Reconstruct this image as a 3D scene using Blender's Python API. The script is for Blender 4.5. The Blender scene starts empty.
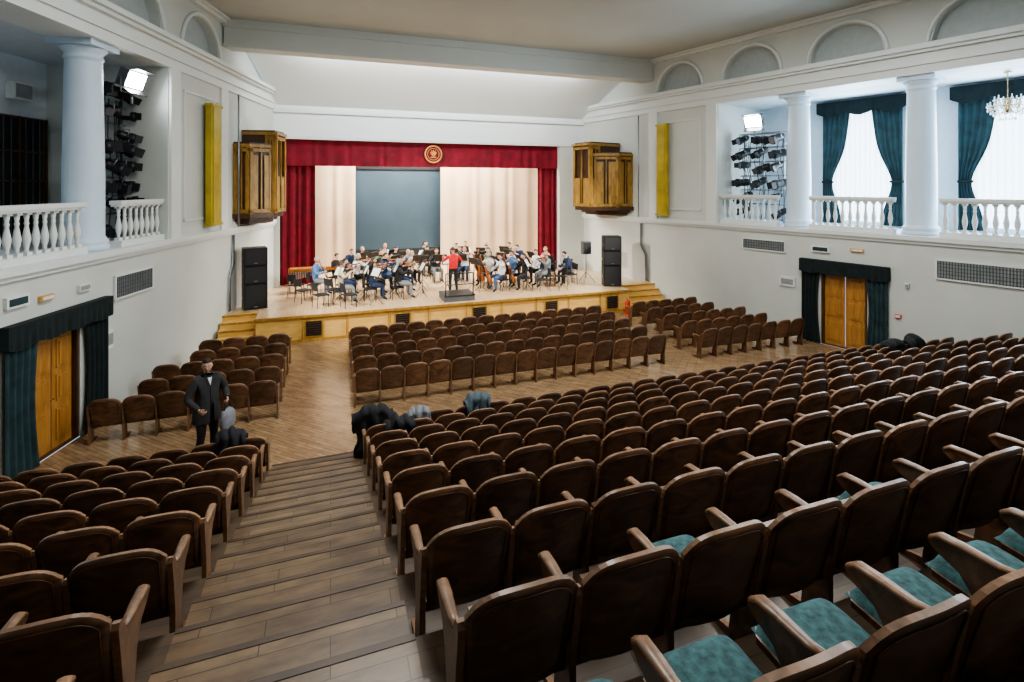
import bpy, bmesh, math, random
from mathutils import Vector, Matrix, noise
from mathutils.bvhtree import BVHTree
random.seed(7)
S=bpy.context.scene
COL=S.collection
# ---------------------------------------------------------------- materials
def newmat(name):
    m=bpy.data.materials.new(name); m.use_nodes=True
    nt=m.node_tree; b=nt.nodes['Principled BSDF']; return m,nt,b
def mix(nt,blend='MIX'):
    n=nt.nodes.new('ShaderNodeMix'); n.data_type='RGBA'; n.blend_type=blend; return n
def plain(name,c,rough=.6,metal=0,var=.12,scale=6,bump=0,emit=None,es=0,coat=0):
    m,nt,b=newmat(name)
    tc=nt.nodes.new('ShaderNodeTexCoord'); nz=nt.nodes.new('ShaderNodeTexNoise'); nz.inputs['Scale'].default_value=scale; nz.inputs['Detail'].default_value=4
    nt.links.new(tc.outputs['Object'],nz.inputs['Vector'])
    r=nt.nodes.new('ShaderNodeValToRGB')
    r.color_ramp.elements[0].position=.3; r.color_ramp.elements[1].position=.7
    r.color_ramp.elements[0].color=(*[x*(1-var) for x in c],1); r.color_ramp.elements[1].color=(*[min(1,x*(1+var)) for x in c],1)
    nt.links.new(nz.outputs['Fac'],r.inputs['Fac']); nt.links.new(r.outputs['Color'],b.inputs['Base Color'])
    b.inputs['Roughness'].default_value=rough; b.inputs['Metallic'].default_value=metal
    if coat: b.inputs['Coat Weight'].default_value=coat; b.inputs['Coat Roughness'].default_value=.25
    if bump:
        bp=nt.nodes.new('ShaderNodeBump'); bp.inputs['Strength'].default_value=bump; bp.inputs['Distance'].default_value=.02
        nt.links.new(nz.outputs['Fac'],bp.inputs['Height']); nt.links.new(bp.outputs['Normal'],b.inputs['Normal'])
    if emit: b.inputs['Emission Color'].default_value=(*emit,1); b.inputs['Emission Strength'].default_value=es
    return m
def wood(name,c1,c2,rough=.4,stretch=(3,3,.5),scale=6,objrand=0,coat=.2):
    m,nt,b=newmat(name)
    tc=nt.nodes.new('ShaderNodeTexCoord'); mp=nt.nodes.new('ShaderNodeMapping'); mp.inputs['Scale'].default_value=stretch
    nz=nt.nodes.new('ShaderNodeTexNoise'); nz.inputs['Scale'].default_value=scale; nz.inputs['Detail'].default_value=6; nz.inputs['Distortion'].default_value=1.2
    nt.links.new(tc.outputs['Object'],mp.inputs['Vector'])
    oi=nt.nodes.new('ShaderNodeObjectInfo')
    if objrand:
        va=nt.nodes.new('ShaderNodeVectorMath'); va.operation='ADD'
        sc=nt.nodes.new('ShaderNodeMath'); sc.operation='MULTIPLY'; sc.inputs[1].default_value=37
        nt.links.new(oi.outputs['Random'],sc.inputs[0]); nt.links.new(mp.outputs['Vector'],va.inputs[0]); nt.links.new(sc.outputs[0],va.inputs[1])
        nt.links.new(va.outputs[0],nz.inputs['Vector'])
    else: nt.links.new(mp.outputs['Vector'],nz.inputs['Vector'])
    r=nt.nodes.new('ShaderNodeValToRGB'); r.color_ramp.elements[0].position=.32; r.color_ramp.elements[1].position=.7
    r.color_ramp.elements[0].color=(*c1,1); r.color_ramp.elements[1].color=(*c2,1)
    nt.links.new(nz.outputs['Fac'],r.inputs['Fac'])
    out=r.outputs['Color']
    if objrand:
        hs=nt.nodes.new('ShaderNodeHueSaturation'); mr=nt.nodes.new('ShaderNodeMapRange')
        mr.inputs['To Min'].default_value=1-objrand; mr.inputs['To Max'].default_value=1+objrand
        nt.links.new(oi.outputs['Random'],mr.inputs['Value']); nt.links.new(mr.outputs[0],hs.inputs['Value']); nt.links.new(out,hs.inputs['Color']); out=hs.outputs['Color']
    nt.links.new(out,b.inputs['Base Color'])
    b.inputs['Roughness'].default_value=rough; b.inputs['Coat Weight'].default_value=coat; b.inputs['Coat Roughness'].default_value=.3
    return m
def planks(name,c1,c2,cm,bw,bh,rough=.35,rot=0,var=.5,mortar=.008,coat=.2):
    m,nt,b=newmat(name)
    tc=nt.nodes.new('ShaderNodeTexCoord'); mp=nt.nodes.new('ShaderNodeMapping'); mp.inputs['Rotation'].default_value=(0,0,rot)
    br=nt.nodes.new('ShaderNodeTexBrick'); br.inputs['Scale'].default_value=1; br.inputs['Brick Width'].default_value=bw; br.inputs['Row Height'].default_value=bh
    br.inputs['Mortar Size'].default_value=mortar; br.inputs['Mortar Smooth'].default_value=.6; br.inputs['Color1'].default_value=(*c1,1); br.inputs['Color2'].default_value=(*c2,1); br.inputs['Mortar'].default_value=(*cm,1)
    nt.links.new(tc.outputs['Object'],mp.inputs['Vector']); nt.links.new(mp.outputs['Vector'],br.inputs['Vector'])
    mp2=nt.nodes.new('ShaderNodeMapping'); mp2.inputs['Scale'].default_value=(1,3.5,1)
    nt.links.new(mp.outputs['Vector'],mp2.inputs['Vector'])
    nz=nt.nodes.new('ShaderNodeTexNoise'); nz.inputs['Scale'].default_value=2.3; nz.inputs['Detail'].default_value=8; nz.inputs['Roughness'].default_value=.65
    nt.links.new(mp2.outputs['Vector'],nz.inputs['Vector'])
    r=nt.nodes.new('ShaderNodeValToRGB'); r.color_ramp.elements[0].position=.3; r.color_ramp.elements[1].position=.7
    r.color_ramp.elements[0].color=(1-var,1-var,1-var,1); r.color_ramp.elements[1].color=(1,1,1,1)
    nt.links.new(nz.outputs['Fac'],r.inputs['Fac'])
    mx=mix(nt,'MULTIPLY'); mx.inputs['Factor'].default_value=1
    nt.links.new(br.outputs['Color'],mx.inputs['A']); nt.links.new(r.outputs['Color'],mx.inputs['B'])
    nt.links.new(mx.outputs['Result'],b.inputs['Base Color'])
    b.inputs['Roughness'].default_value=rough; b.inputs['Coat Weight'].default_value=coat; b.inputs['Coat Roughness'].default_value=.2
    return m
M={}
M['wall']=plain('wall_plaster',(.61,.64,.605),.75,var=.06,scale=.6,bump=.05)
M['trim']=plain('trim_plaster',(.72,.76,.745),.6,var=.03,scale=1)
M['ceil']=plain('ceiling_paint',(.50,.53,.50),.85,var=.05,scale=.4)
M['cove']=plain('cove_paint',(.78,.82,.81),.8,var=.03,scale=.4)
M['beam']=plain('beam_paint',(.66,.69,.66),.8,var=.03,scale=.4)
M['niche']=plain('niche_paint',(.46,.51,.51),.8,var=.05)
M['log']=plain('loggia_paint',(.62,.68,.72),.8,var=.04)
M['col']=plain('column_paint',(.60,.72,.82),.45,var=.03,scale=2)
M['parq']=planks('parquet_floor',(.50,.335,.19),(.37,.24,.13),(.14,.08,.045),.42,.085,.2,math.radians(45),.5,.005)
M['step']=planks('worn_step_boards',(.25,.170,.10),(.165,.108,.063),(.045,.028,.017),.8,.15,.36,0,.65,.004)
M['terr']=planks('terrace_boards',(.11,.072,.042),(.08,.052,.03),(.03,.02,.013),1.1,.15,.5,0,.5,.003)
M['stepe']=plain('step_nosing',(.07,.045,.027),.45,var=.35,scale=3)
M['stage']=planks('stage_boards',(.78,.57,.36),(.70,.49,.29),(.4,.25,.14),2.2,.12,.3,math.radians(90),.2,.005)
M['sfront']=wood('stage_front_veneer',(.62,.37,.10),(.76,.49,.17),.45,(.6,1,3),3)
M['chair']=wood('theatre_chair_veneer',(.062,.029,.014),(.215,.106,.053),.38,(1.2,3,2.5),3.2,.28,.25)
M['chedge']=wood('theatre_chair_edge',(.15,.080,.040),(.28,.155,.08),.42,(3,3,3),5,.2)
M['teal']=plain('teal_seat_fabric',(.050,.125,.135),.9,var=.4,scale=30,bump=.3)
M['door']=wood('door_oak',(.34,.15,.035),(.52,.26,.07),.4,(3,3,.4),4)
M['gold']=wood('cabinet_gilded_wood',(.27,.145,.03),(.50,.30,.07),.38,(2,2,.6),3)
M['brown']=wood('cabinet_dark_wood',(.045,.02,.008),(.10,.046,.018),.4)
M['yel']=plain('brass_panel',(.50,.39,.05),.4,.2,var=.25,scale=1.5)
M['black']=plain('black_metal',(.012,.013,.015),.45,var=.3)
M['blk2']=plain('black_speaker_cloth',(.022,.023,.026),.8,var=.4,scale=40)
M['dgrey']=plain('dark_grey_paint',(.09,.10,.11),.6)
M['red']=plain('red_velvet',(.185,.004,.016),.8,var=.3,scale=3)
M['beige']=plain('beige_curtain',(.60,.45,.31),.85,var=.08,scale=1)
M['screen']=plain('blue_grey_backdrop',(.030,.058,.082),.8,var=.1,scale=1.2)
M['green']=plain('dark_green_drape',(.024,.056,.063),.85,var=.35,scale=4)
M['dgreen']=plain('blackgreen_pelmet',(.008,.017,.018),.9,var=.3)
M['sheer']=plain('sheer_curtain',(.85,.9,.95),.9,var=.05,emit=(.72,.87,1),es=1.3)  # emission stands in for daylight coming through the cloth
M['lamp']=plain('lit_lens',(1,1,1),.5,emit=(.93,.98,1),es=40)
M['glass']=plain('crystal',(.8,.88,.9),.08,.0,var=.05); M['metal']=plain('steel',(.35,.37,.4),.35,.9)
M['brass']=plain('brass',(.45,.33,.18),.25,1)
M['grille']=plain('vent_grille',(.30,.33,.32),.6); M['white']=plain('white_plastic',(.75,.78,.76),.5)
M['vdark']=plain('dark_void',(.01,.01,.01),.9)
M['amber']=wood('violin_varnish',(.28,.07,.015),(.45,.15,.035),.22,coat=.6)
M['emb']=plain('emblem_gold',(.75,.42,.12),.4,.5)
M['skin']=plain('skin',(.55,.32,.22),.55,var=.06); M['skin2']=plain('skin_light',(.66,.42,.31),.55,var=.06)
M['dark']=plain('eye_dark',(.02,.012,.01),.3); M['lip']=plain('lips',(.38,.13,.10),.5)
M['shoe']=plain('black_shoe',(.012,.012,.014),.35)
M['extred']=plain('extinguisher_red',(.65,.02,.01),.3)
CLO={n:plain('cloth_'+n,c,.85,var=.18,scale=14,bump=.15) for n,c in dict(black=(.014,.015,.018),dcoat=(.030,.029,.031),navy=(.02,.035,.09),white=(.72,.74,.76),grey=(.2,.21,.23),jeans=(.06,.11,.22),red=(.62,.02,.025),blue=(.10,.2,.42),beige=(.5,.42,.32),pink=(.6,.28,.3),green=(.07,.16,.10),bluegrey=(.07,.10,.12)).items()}
HAIR={n:plain('hair_'+n,c,.6,var=.3,scale=40) for n,c in dict(black=(.012,.009,.007),brown=(.06,.03,.015),blond=(.38,.24,.1),grey=(.3,.3,.3)).items()}
# ---------------------------------------------------------------- mesh builder
class MB:
    def __init__(s,*mats): s.bm=bmesh.new(); s.mats=list(mats)
    def mi(s,m):
        if m not in s.mats: s.mats.append(m)
        return s.mats.index(m)
    def face(s,vs,m,smooth=False):
        try: f=s.bm.faces.new(vs)
        except ValueError: return None
        f.material_index=s.mi(m); f.smooth=smooth; return f
    def hexa(s,P,m):
        v=[s.bm.verts.new(p) for p in P]
        for q in ((0,3,2,1),(4,5,6,7),(0,1,5,4),(1,2,6,5),(2,3,7,6),(3,0,4,7)): s.face([v[i] for i in q],m)
    def box(s,c,d,m,rot=None):
        P=[]
        for z in (-.5,.5):
            for x,y in ((-.5,-.5),(.5,-.5),(.5,.5),(-.5,.5)):
                p=Vector((x*d[0],y*d[1],z*d[2]))
                if rot: p=rot@p
                P.append(p+Vector(c))
        s.hexa(P,m)
    def tube(s,pts,rad,m,n=8,flat=None,cap=True,smooth=True):
        pts=[Vector(p) for p in pts]
        if not isinstance(rad,(list,tuple)): rad=[rad]*len(pts)
        rings=[]; up=None
        for i,p in enumerate(pts):
            t=(pts[min(i+1,len(pts)-1)]-pts[max(i-1,0)]).normalized()
            if up is None:
                up=Vector(flat) if flat else (Vector((0,0,1)) if abs(t.z)<.9 else Vector((0,1,0)))
            a=t.cross(up)
            if a.length<1e-4: a=t.cross(Vector((1,0,0)))
            a.normalize(); b=a.cross(t).normalized()
            r=rad[i]; ra,rb=(r if isinstance(r,(tuple,list)) else (r,r))
            rings.append([s.bm.verts.new(p+a*math.cos(k*2*math.pi/n)*ra+b*math.sin(k*2*math.pi/n)*rb) for k in range(n)])
        for i in range(len(rings)-1):
            for k in range(n): s.face([rings[i][k],rings[i][(k+1)%n],rings[i+1][(k+1)%n],rings[i+1][k]],m,smooth)
        if cap: s.face(list(reversed(rings[0])),m); s.face(rings[-1],m)
    def lathe(s,prof,m,n=16,c=(0,0,0),smooth=True):
        rings=[[s.bm.verts.new((c[0]+r*math.cos(k*2*math.pi/n),c[1]+r*math.sin(k*2*math.pi/n),c[2]+z)) for k in range(n)] for r,z in prof]
        for i in range(len(rings)-1):
            for k in range(n): s.face([rings[i][k],rings[i][(k+1)%n],rings[i+1][(k+1)%n],rings[i+1][k]],m,smooth)
        s.face(list(reversed(rings[0])),m); s.face(rings[-1],m)
    def extr(s,pts,d,m,m2=None):
        a=[s.bm.verts.new(p) for p in pts]; b=[s.bm.verts.new(Vector(p)+Vector(d)) for p in pts]
        s.face(list(reversed(a)),m); s.face(b,m)
        for i in range(len(pts)):
            j=(i+1)%len(pts); s.face([a[i],a[j],b[j],b[i]],m2 or m)
    def sph(s,c,r,m,u=12,v=8,rot=None,fn=None):
        rings=[]
        for i in range(v+1):
            th=math.pi*i/v; ring=[]
            for k in range(u):
                ph=2*math.pi*k/u
                p=Vector((math.sin(th)*math.cos(ph),math.sin(th)*math.sin(ph),math.cos(th)))
                if fn: p=fn(p)
                p=Vector((p.x*r[0],p.y*r[1],p.z*r[2]))
                if rot: p=rot@p
                ring.append(s.bm.verts.new(p+Vector(c)))
            rings.append(ring)
        for i in range(v):
            for k in range(u): s.face([rings[i][k],rings[i+1][k],rings[i+1][(k+1)%u],rings[i][(k+1)%u]],m,True)
    def grid(s,f,nu,nv,m,th=None,smooth=True):
        g=[[s.bm.verts.new(f(i/nu,j/nv)) for j in range(nv+1)] for i in range(nu+1)]
        for i in range(nu):
            for j in range(nv):
                mm=m(i,j) if callable(m) else m
                s.face([g[i][j],g[i+1][j],g[i+1][j+1],g[i][j+1]],mm,smooth)
        return g
    def mesh(s,name,merge=False,recalc=True):
        if merge: bmesh.ops.remove_doubles(s.bm,verts=s.bm.verts,dist=1e-4)
        if recalc: bmesh.ops.recalc_face_normals(s.bm,faces=s.bm.faces)
        me=bpy.data.meshes.new(name); s.bm.to_mesh(me); s.bm.free()
        for m in s.mats: me.materials.append(M[m] if isinstance(m,str) else m)
        return me
    def obj(s,name,loc=(0,0,0),rz=0,parent=None,merge=False,recalc=True):
        return place(s.mesh(name,merge,recalc),name,loc,rz,parent)
def place(me,name,loc=(0,0,0),rz=0,parent=None,sc=1):
    o=bpy.data.objects.new(name,me); COL.objects.link(o); o.location=loc; o.rotation_euler=(0,0,rz)
    if sc!=1: o.scale=(sc,sc,sc)
    if parent: o.parent=parent
    return o
# ---------------------------------------------------------------- room frame
def XL(Y): return -5.13+.25*(Y-10.7)
def XR(Y): return 15.75-.26*(Y-7.45)
nL=Vector((1,-.25,0)).normalized(); nR=Vector((-1,-.26,0)).normalized()
def W(side,Y,inn,z):
    if side=='L': p=Vector((XL(Y),Y,0))+nL*inn
    else: p=Vector((XR(Y),Y,0))+nR*inn
    return Vector((p.x,p.y,z))
AL=math.atan2(-1,-.25); AR=math.atan2(1,-.26)
ANG={'L':AL,'R':AR}
def prism(mb,side,Y1,Y2,i1,i2,z1,z2,m):
    P=[W(side,Y1,i1,z1),W(side,Y2,i1,z1),W(side,Y2,i2,z1),W(side,Y1,i2,z1),W(side,Y1,i1,z2),W(side,Y2,i1,z2),W(side,Y2,i2,z2),W(side,Y1,i2,z2)]
    mb.hexa(P,m)
YB=-3.6; YP=22.6; ZC=10.3; ZL=3.6; ZS=8.05
DOOR={'L':(11.35,12.45),'R':(10.65,11.9)}
WINS=[(11.87,1),(8.15,1),(4.4,1),(.7,1)]
COLY={'L':(13.25,9.9,6.6,3.3,.2),'R':(12.8,9.55,6.4,3.3,.2)}
for side,nm in (('L','left'),('R','right')):
    d1,d2=DOOR[side]
    w=MB()
    prism(w,side,YB,d1,-.3,0,0,ZL-.25,'wall'); prism(w,side,d2,YP,-.3,0,0,ZL-.25,'wall'); prism(w,side,d1,d2,-.3,0,2.3,ZL-.25,'wall')
    prism(w,side,15.4,YP,-3.2,0,ZL-.25,ZS,'wall')
    cs=[2.2,5.2,8.2,11.25,14.2,17.15]; r=1.0; zb=8.86; dep=.32
    ys=YB
    for c in cs:
        prism(w,side,ys,c-r,-dep,-.05,8.8,ZC,'wall'); ys=c+r
        n=20
        for k in range(n):
            u0=-r+2*r*k/n; u1=-r+2*r*(k+1)/n
            z0=zb+math.sqrt(max(0,r*r-u0*u0))*1.05; z1=zb+math.sqrt(max(0,r*r-u1*u1))*1.05
            P=[W(side,c+u0,-dep,z0),W(side,c+u1,-dep,z1),W(side,c+u1,-.05,z1),W(side,c+u0,-.05,z0),
               W(side,c+u0,-dep,ZC),W(side,c+u1,-dep,ZC),W(side,c+u1,-.05,ZC),W(side,c+u0,-.05,ZC)]
            w.hexa(P,'wall')
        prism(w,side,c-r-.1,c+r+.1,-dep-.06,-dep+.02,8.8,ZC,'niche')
    prism(w,side,ys,YP,-dep,-.05,8.8,ZC,'wall')
    w.obj('wall_'+nm)
    t=MB()
    for c in cs:
        pts=[W(side,c+1.07*math.cos(a),-.03,zb+1.12*math.sin(a)) for a in [math.pi*k/24 for k in range(25)]]
        t.tube(pts,.06,'trim',6,cap=True)
    for (i2,z1,z2) in ((.06,ZS,8.28),(.12,8.28,8.36),(.08,8.36,8.6),(.2,8.6,8.68),(.3,8.68,8.8),(.14,8.8,8.86)):
        prism(t,side,YB,YP,-.9,i2,z1,z2,'trim')
    prism(t,side,YB,18.35,-.05,.12,ZC-.16,ZC,'trim'); prism(t,side,YB,18.35,-.05,.24,ZC-.07,ZC-.005,'trim')
    prism(t,side,YB,YP,0,.12,ZL-.13,ZL,'trim'); prism(t,side,YB,YP,0,.06,ZL-.22,ZL-.13,'trim')
    for y in (15.65,18.35): prism(t,side,y-.22,y+.22,0,.07,ZL,ZS,'trim')
    for (a,b,c,d) in ((16.1,18.0,4.0,4.06),(16.1,18.0,7.55,7.61),(16.1,16.15,4.0,7.6),(17.95,18.0,4.0,7.6)): prism(t,side,a,b,0,.035,c,d,'trim')
    t.obj('trim_'+nm)
    l=MB(); prism(l,side,YB,15.4,-3.2,-.0,ZL-.25,ZL-.002,'log'); l.obj('balcony_floor_'+nm)
    l=MB(); prism(l,side,YB,15.4,-3.2,-.9,ZS,ZS+.15,'log'); l.obj('balcony_ceiling_'+nm)
    l=MB()
    if side=='R':
        ys=YB
        for c,_ in sorted(WINS):
            prism(l,side,ys,c-.95,-3.2,-2.9,ZL,ZS,'log'); ys=c+.95
            prism(l,side,c-.95,c+.95,-3.2,-2.9,ZL,4.4,'log'); prism(l,side,c-.95,c+.95,-3.2,-2.9,7.65,ZS,'log')
        prism(l,side,ys,15.4,-3.2,-2.9,ZL,ZS,'log')
    else: prism(l,side,YB,15.4,-3.2,-2.9,ZL,ZS,'log')
    l.obj('wall_balcony_'+nm)
    cy=COLY[side]
    for y in cy:
        c=MB()
        c.lathe([(.45,0),(.45,.1),(.41,.12),(.435,.16),(.435,.2),(.39,.25),(.365,.3),(.365,1.6),(.325,4.0),(.325,4.06),(.35,4.08),(.35,4.12),(.33,4.14),(.33,4.2),(.41,4.29),(.41,4.32)],'col',28)
        c.box((0,0,4.385),(.88,.88,.13),'col')
        c.obj('architectural_column',W(side,y,-.5,ZL),ANG[side])
    ends=[15.38]
    for y in cy[:4]: ends+= [y+.5,y-.5]
    ends.append(cy[4]+.5)
    for k in range(0,10,2):
        yb,ya=ends[k],ends[k+1]
        if yb-ya<.5: continue
        b=MB(); mid=(ya+yb)/2; L=(yb-ya)*1.033-.02
        b.box((0,0,.07),(L,.26,.14),'trim'); b.box((0,0,1.0),(L,.26,.09),'trim'); b.box((0,0,.935),(L,.2,.05),'trim')
        n=int(L/.2)
        for j in range(n):
            x=-L/2+(j+.5)*L/n
            b.box((x,0,.17),(.11,.11,.06),'trim'); b.box((x,0,.89),(.11,.11,.05),'trim')
            b.lathe([(.04,0),(.03,.05),(.055,.16),(.065,.24),(.05,.34),(.028,.47),(.04,.52),(.028,.55),(.045,.67)],'trim',8,(x,0,.2))
        b.obj('balustrade',W(side,mid,-.2,ZL),ANG[side])
# ---------------------------------------------------------------- floors
f=MB()
def slab(mb,Y1,Y2,z1,z2,m,xa=None,xb=None):
    a1=XL(Y1) if xa is None else xa; a2=XL(Y2) if xa is None else xa
    b1=XR(Y1) if xb is None else xb; b2=XR(Y2) if xb is None else xb
    mb.hexa([(a1,Y1,z1),(b1,Y1,z1),(b2,Y2,z1),(a2,Y2,z1),(a1,Y1,z2),(b1,Y1,z2),(b2,Y2,z2),(a2,Y2,z2)],m)
slab(f,9.25,19.0,-.2,0,'parq'); f.obj('floor')
PITCH=.9
def rowY(n): return 2.2+PITCH*n
def rowZ(n): return max(0,2.4-.3*n)
st=MB()
AX0,AX1=-.95,.46
for n in range(-6,8):
    y0=rowY(n)-.15; y1=y0+PITCH; z=rowZ(n)
    if n==-6: y0=YB
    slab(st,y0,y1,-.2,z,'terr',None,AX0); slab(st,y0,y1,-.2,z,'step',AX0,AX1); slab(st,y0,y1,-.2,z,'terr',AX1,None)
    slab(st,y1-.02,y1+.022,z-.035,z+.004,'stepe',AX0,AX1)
for n in range(-5,9):
    y0=rowY(n)-.15; z=rowZ(n)
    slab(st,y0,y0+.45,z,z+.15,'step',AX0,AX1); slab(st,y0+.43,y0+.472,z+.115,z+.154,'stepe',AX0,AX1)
st.obj('floor_raked_terraces')
c=MB(); slab(c,YB,18.5,ZC,ZC+.15,'ceil'); c.obj('ceiling')
c=MB(); slab(c,18.4,18.95,9.5,ZC+.1,'beam'); slab(c,18.36,18.99,9.42,9.52,'beam'); slab(c,18.3,18.4,10.05,ZC,'beam'); c.obj('trim_ceiling_beam')
c=MB()
def cov(u,v):
    Y=18.9+(YP-18.9)*v; z=10.0-1.75*v**1.5
    return Vector((XL(Y)+(XR(Y)-XL(Y))*u,Y,z))
c.grid(cov,2,14,'cove'); c.obj('ceiling_stage_cove')
OX0,OX1=-1.95,10.5
w=MB()
slab(w,YP,YP+.3,6.9,ZC,'cove')
w.hexa([(XL(YP),YP,0),(OX0,YP,0),(OX0,YP+.3,0),(XL(YP),YP+.3,0),(XL(YP),YP,6.9),(OX0,YP,6.9),(OX0,YP+.3,6.9),(XL(YP),YP+.3,6.9)],'wall')
w.hexa([(OX1,YP,0),(XR(YP),YP,0),(XR(YP),YP+.3,0),(OX1,YP+.3,0),(OX1,YP,6.9),(XR(YP),YP,6.9),(XR(YP),YP+.3,6.9),(OX1,YP+.3,6.9)],'wall')
w.obj('wall_proscenium')
t=MB(); slab(t,YP-.1,YP,7.95,8.1,'trim'); slab(t,YP-.05,YP,6.88,7.0,'trim'); t.obj('trim_proscenium')
w=MB(); slab(w,YB-.2,YB,-.2,ZC,'wall'); w.obj('wall_back')
# stage
SH=.85; SY=17.5
s=MB()
sx0,sx1=-2.2,11.2
s.box(((sx0+sx1)/2,(SY+18.6)/2,SH-.03),(sx1-sx0,18.6-SY,.06),'stage')
slab(s,18.6,YP,SH-.06,SH,'stage')
s.box(((OX0+OX1)/2,YP+.15,SH-.03),(OX1-OX0,.3,.06),'stage')
s.box((4.4,(YP+.3+28.9)/2,SH-.03),(15.7,28.9-YP-.3,.06),'stage')
s.box(((sx0+sx1)/2,SY+.06,(SH-.06)/2),(sx1-sx0-.04,.06,SH-.06),'sfront')
s.box(((sx0+sx1)/2,SY-.02,SH-.03),(sx1-sx0+.06,.06,.075),'gold')
for x in (sx0+.05,sx1-.05): s.box((x,18.05,(SH-.06)/2),(.06,1.05,SH-.06),'sfront')
x=sx0
while x<sx1-.1:
    s.box((x+.02,SY+.015,(SH-.06)/2),(.03,.04,SH-.06),'gold'); x+=1.34
s.box(((sx0+sx1)/2,SY+.015,.05),(sx1-sx0-.06,.05,.1),'gold')
for x in (-.5,2.3,5.0,7.8,10.4):
    s.box((x,SY+.012,.42),(.56,.04,.56),'gold'); s.box((x,SY-.012,.42),(.46,.02,.46),'vdark')
    for q in range(6): s.box((x,SY-.025,.24+q*.07),(.46,.015,.015),'brown')
s.obj('stage')
for xa,xb in ((XL(17.6)+.16,sx0-.04),(sx1+.04,XR(18)-.1)):
    q=MB()
    for i in range(5):
        z=SH*(i+1)/5.0; y=17.1+.3*i
        q.box(((xa+xb)/2,(y+18.58)/2,z-.085),(xb-xa,18.58-y,.17),'sfront'); q.box(((xa+xb)/2,y,z-.02),(xb-xa,.05,.045),'gold')
    q.obj('stage_steps')
w=MB()
w.box((-3.6,25.9,4.0),(.2,6.0,8),'dgrey'); w.box((12.4,25.9,4.0),(.2,6.0,8),'dgrey'); w.box((4.4,29,4.0),(16,.2,8),'dgrey')
w.obj('wall_stage_house')
w=MB(); w.box((4.4,26.0,8.05),(16.2,6.0,.1),'dgrey'); w.obj('ceiling_stage_house')
def drape(name,x0,x1,y,z0,z1,mat,fold=.35,amp=.09,segs=None,vseg=1):
    b=MB(); L=x1-x0; n=segs or int(abs(L)/fold*12)
    def fn(u,v):
        x=x0+L*u; ph=u*abs(L)/fold*2*math.pi
        yy=y+amp*math.sin(ph+.9*math.sin(ph*.37)+.5*math.sin(ph*.71+1))*(.6+.4*(1-v))*(.75+.25*math.sin(ph*.23+2))
        return Vector((x,yy,z0+(z1-z0)*v))
    b.grid(fn,n,3,mat); return b.obj(name)
drape('red_stage_curtain',OX0-.1,-.6,23.06,SH+.01,6.95,'red',.3,.1)
drape('red_stage_curtain',9.55,OX1+.1,23.06,SH+.01,6.95,'red',.3,.1)
drape('red_stage_valance',OX0+.02,OX1-.02,22.8,5.8,6.88,'red',.5,.03)
e=MB()
def ring(rad,th,y,m):
    pts=[(rad*math.cos(a*math.pi/20),y,rad*math.sin(a*math.pi/20)) for a in range(41)]; e.tube(pts,th,m,6,cap=False)
e.tube([(0,0,0),(0,-.02,0)],.38,'red',32); ring(.37,.035,-.02,'emb'); ring(.26,.012,-.02,'emb')
for a in range(5):
    an=a*.5-1.0+math.pi/2; e.tube([(0,-.03,-.12),(.13*math.cos(an),-.03,-.02+.1*math.sin(an)),(.17*math.cos(an),-.03,.2*math.sin(an))],[.02,.03,.01],'emb',6)
e.box((0,-.03,-.14),(.24,.02,.05),'emb'); e.box((0,-.03,.0),(.05,.02,.3),'emb')
e.obj('theatre_emblem',(4.35,22.74,6.38))
drape('beige_stage_curtain',-1.6,1.15,26,SH+.01,6.6,'beige',.7,.05)
drape('beige_stage_curtain',5.35,11.2,26,SH+.01,6.6,'beige',.7,.05)
b=MB(); b.box((3.3,26.5,3.35),(5.2,.05,4.95),'screen'); b.box((3.3,26.45,5.85),(5.3,.08,.14),'black'); b.box((3.3,26.46,1.3),(5.2,.04,.9),'black'); b.obj('backdrop_screen')
# ---------------------------------------------------------------- doors + drapes
def wallobj(side,Y,inn,z): return W(side,Y,inn,z),ANG[side]
for side in 'LR':
    d1,d2=DOOR[side]; mid=(d1+d2)/2; L=(d2-d1)*1.033-.02
    p,a=wallobj(side,mid,0,0)
    b=MB()
    for sx in (-1,1):
        cx=sx*L/4; wd=L/2-.03
        b.box((cx,-.14,1.13),(wd,.05,2.22),'door')
        for (zz,hh) in ((.45,.6),(1.15,.5),(1.8,.55)):
            b.box((cx,-.11,zz),(wd-.18,.03,hh),'door'); b.box((cx,-.092,zz),(wd-.28,.02,hh-.1),'door')
        b.box((sx*(L/2-.03),-.12,1.14),(.06,.2,2.27),'brown')
    b.box((0,-.12,.01),(L,.2,.02),'brown')
    b.box((0,-.12,2.26),(L,.2,.06),'brown'); b.tube([(.05,-.08,1.0),(.05,-.03,1.0),(.13,-.03,1.0)],.012,'brass',6)
    b.obj('door_1' if side=='L' else 'door_2',p,a)
    PW=2.5 if side=='L' else 2.45
    q=MB()
    def pel(u,v):
        x=-PW/2+PW*u; ph=u*PW/.16*2*math.pi
        return Vector((x,.18+.02*math.sin(ph)*(1-v),2.62-.36*(1-v)-.05*(1-v)*abs(math.sin(u*math.pi*4))))
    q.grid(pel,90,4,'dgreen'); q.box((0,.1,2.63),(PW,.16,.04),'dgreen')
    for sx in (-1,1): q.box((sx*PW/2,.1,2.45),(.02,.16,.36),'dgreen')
    q.obj('door_pelmet',p,a)
    for sx in (-1,1):
        q=MB(); x0=sx*(L/2-.02); x1=sx*(PW/2-.03)
        def dr(u,v):
            x=x0+(x1-x0)*u; w_=1-.15*math.sin(v*math.pi)
            return Vector((x1+(x-x1)*w_,.09+.035*math.sin(u*2*math.pi*4.5),.03+2.5*v))
        q.grid(dr,48,8,'green' if (sx<0 if side=='R' else sx>0) else 'dgreen'); q.obj('door_drape',p,a)
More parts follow.
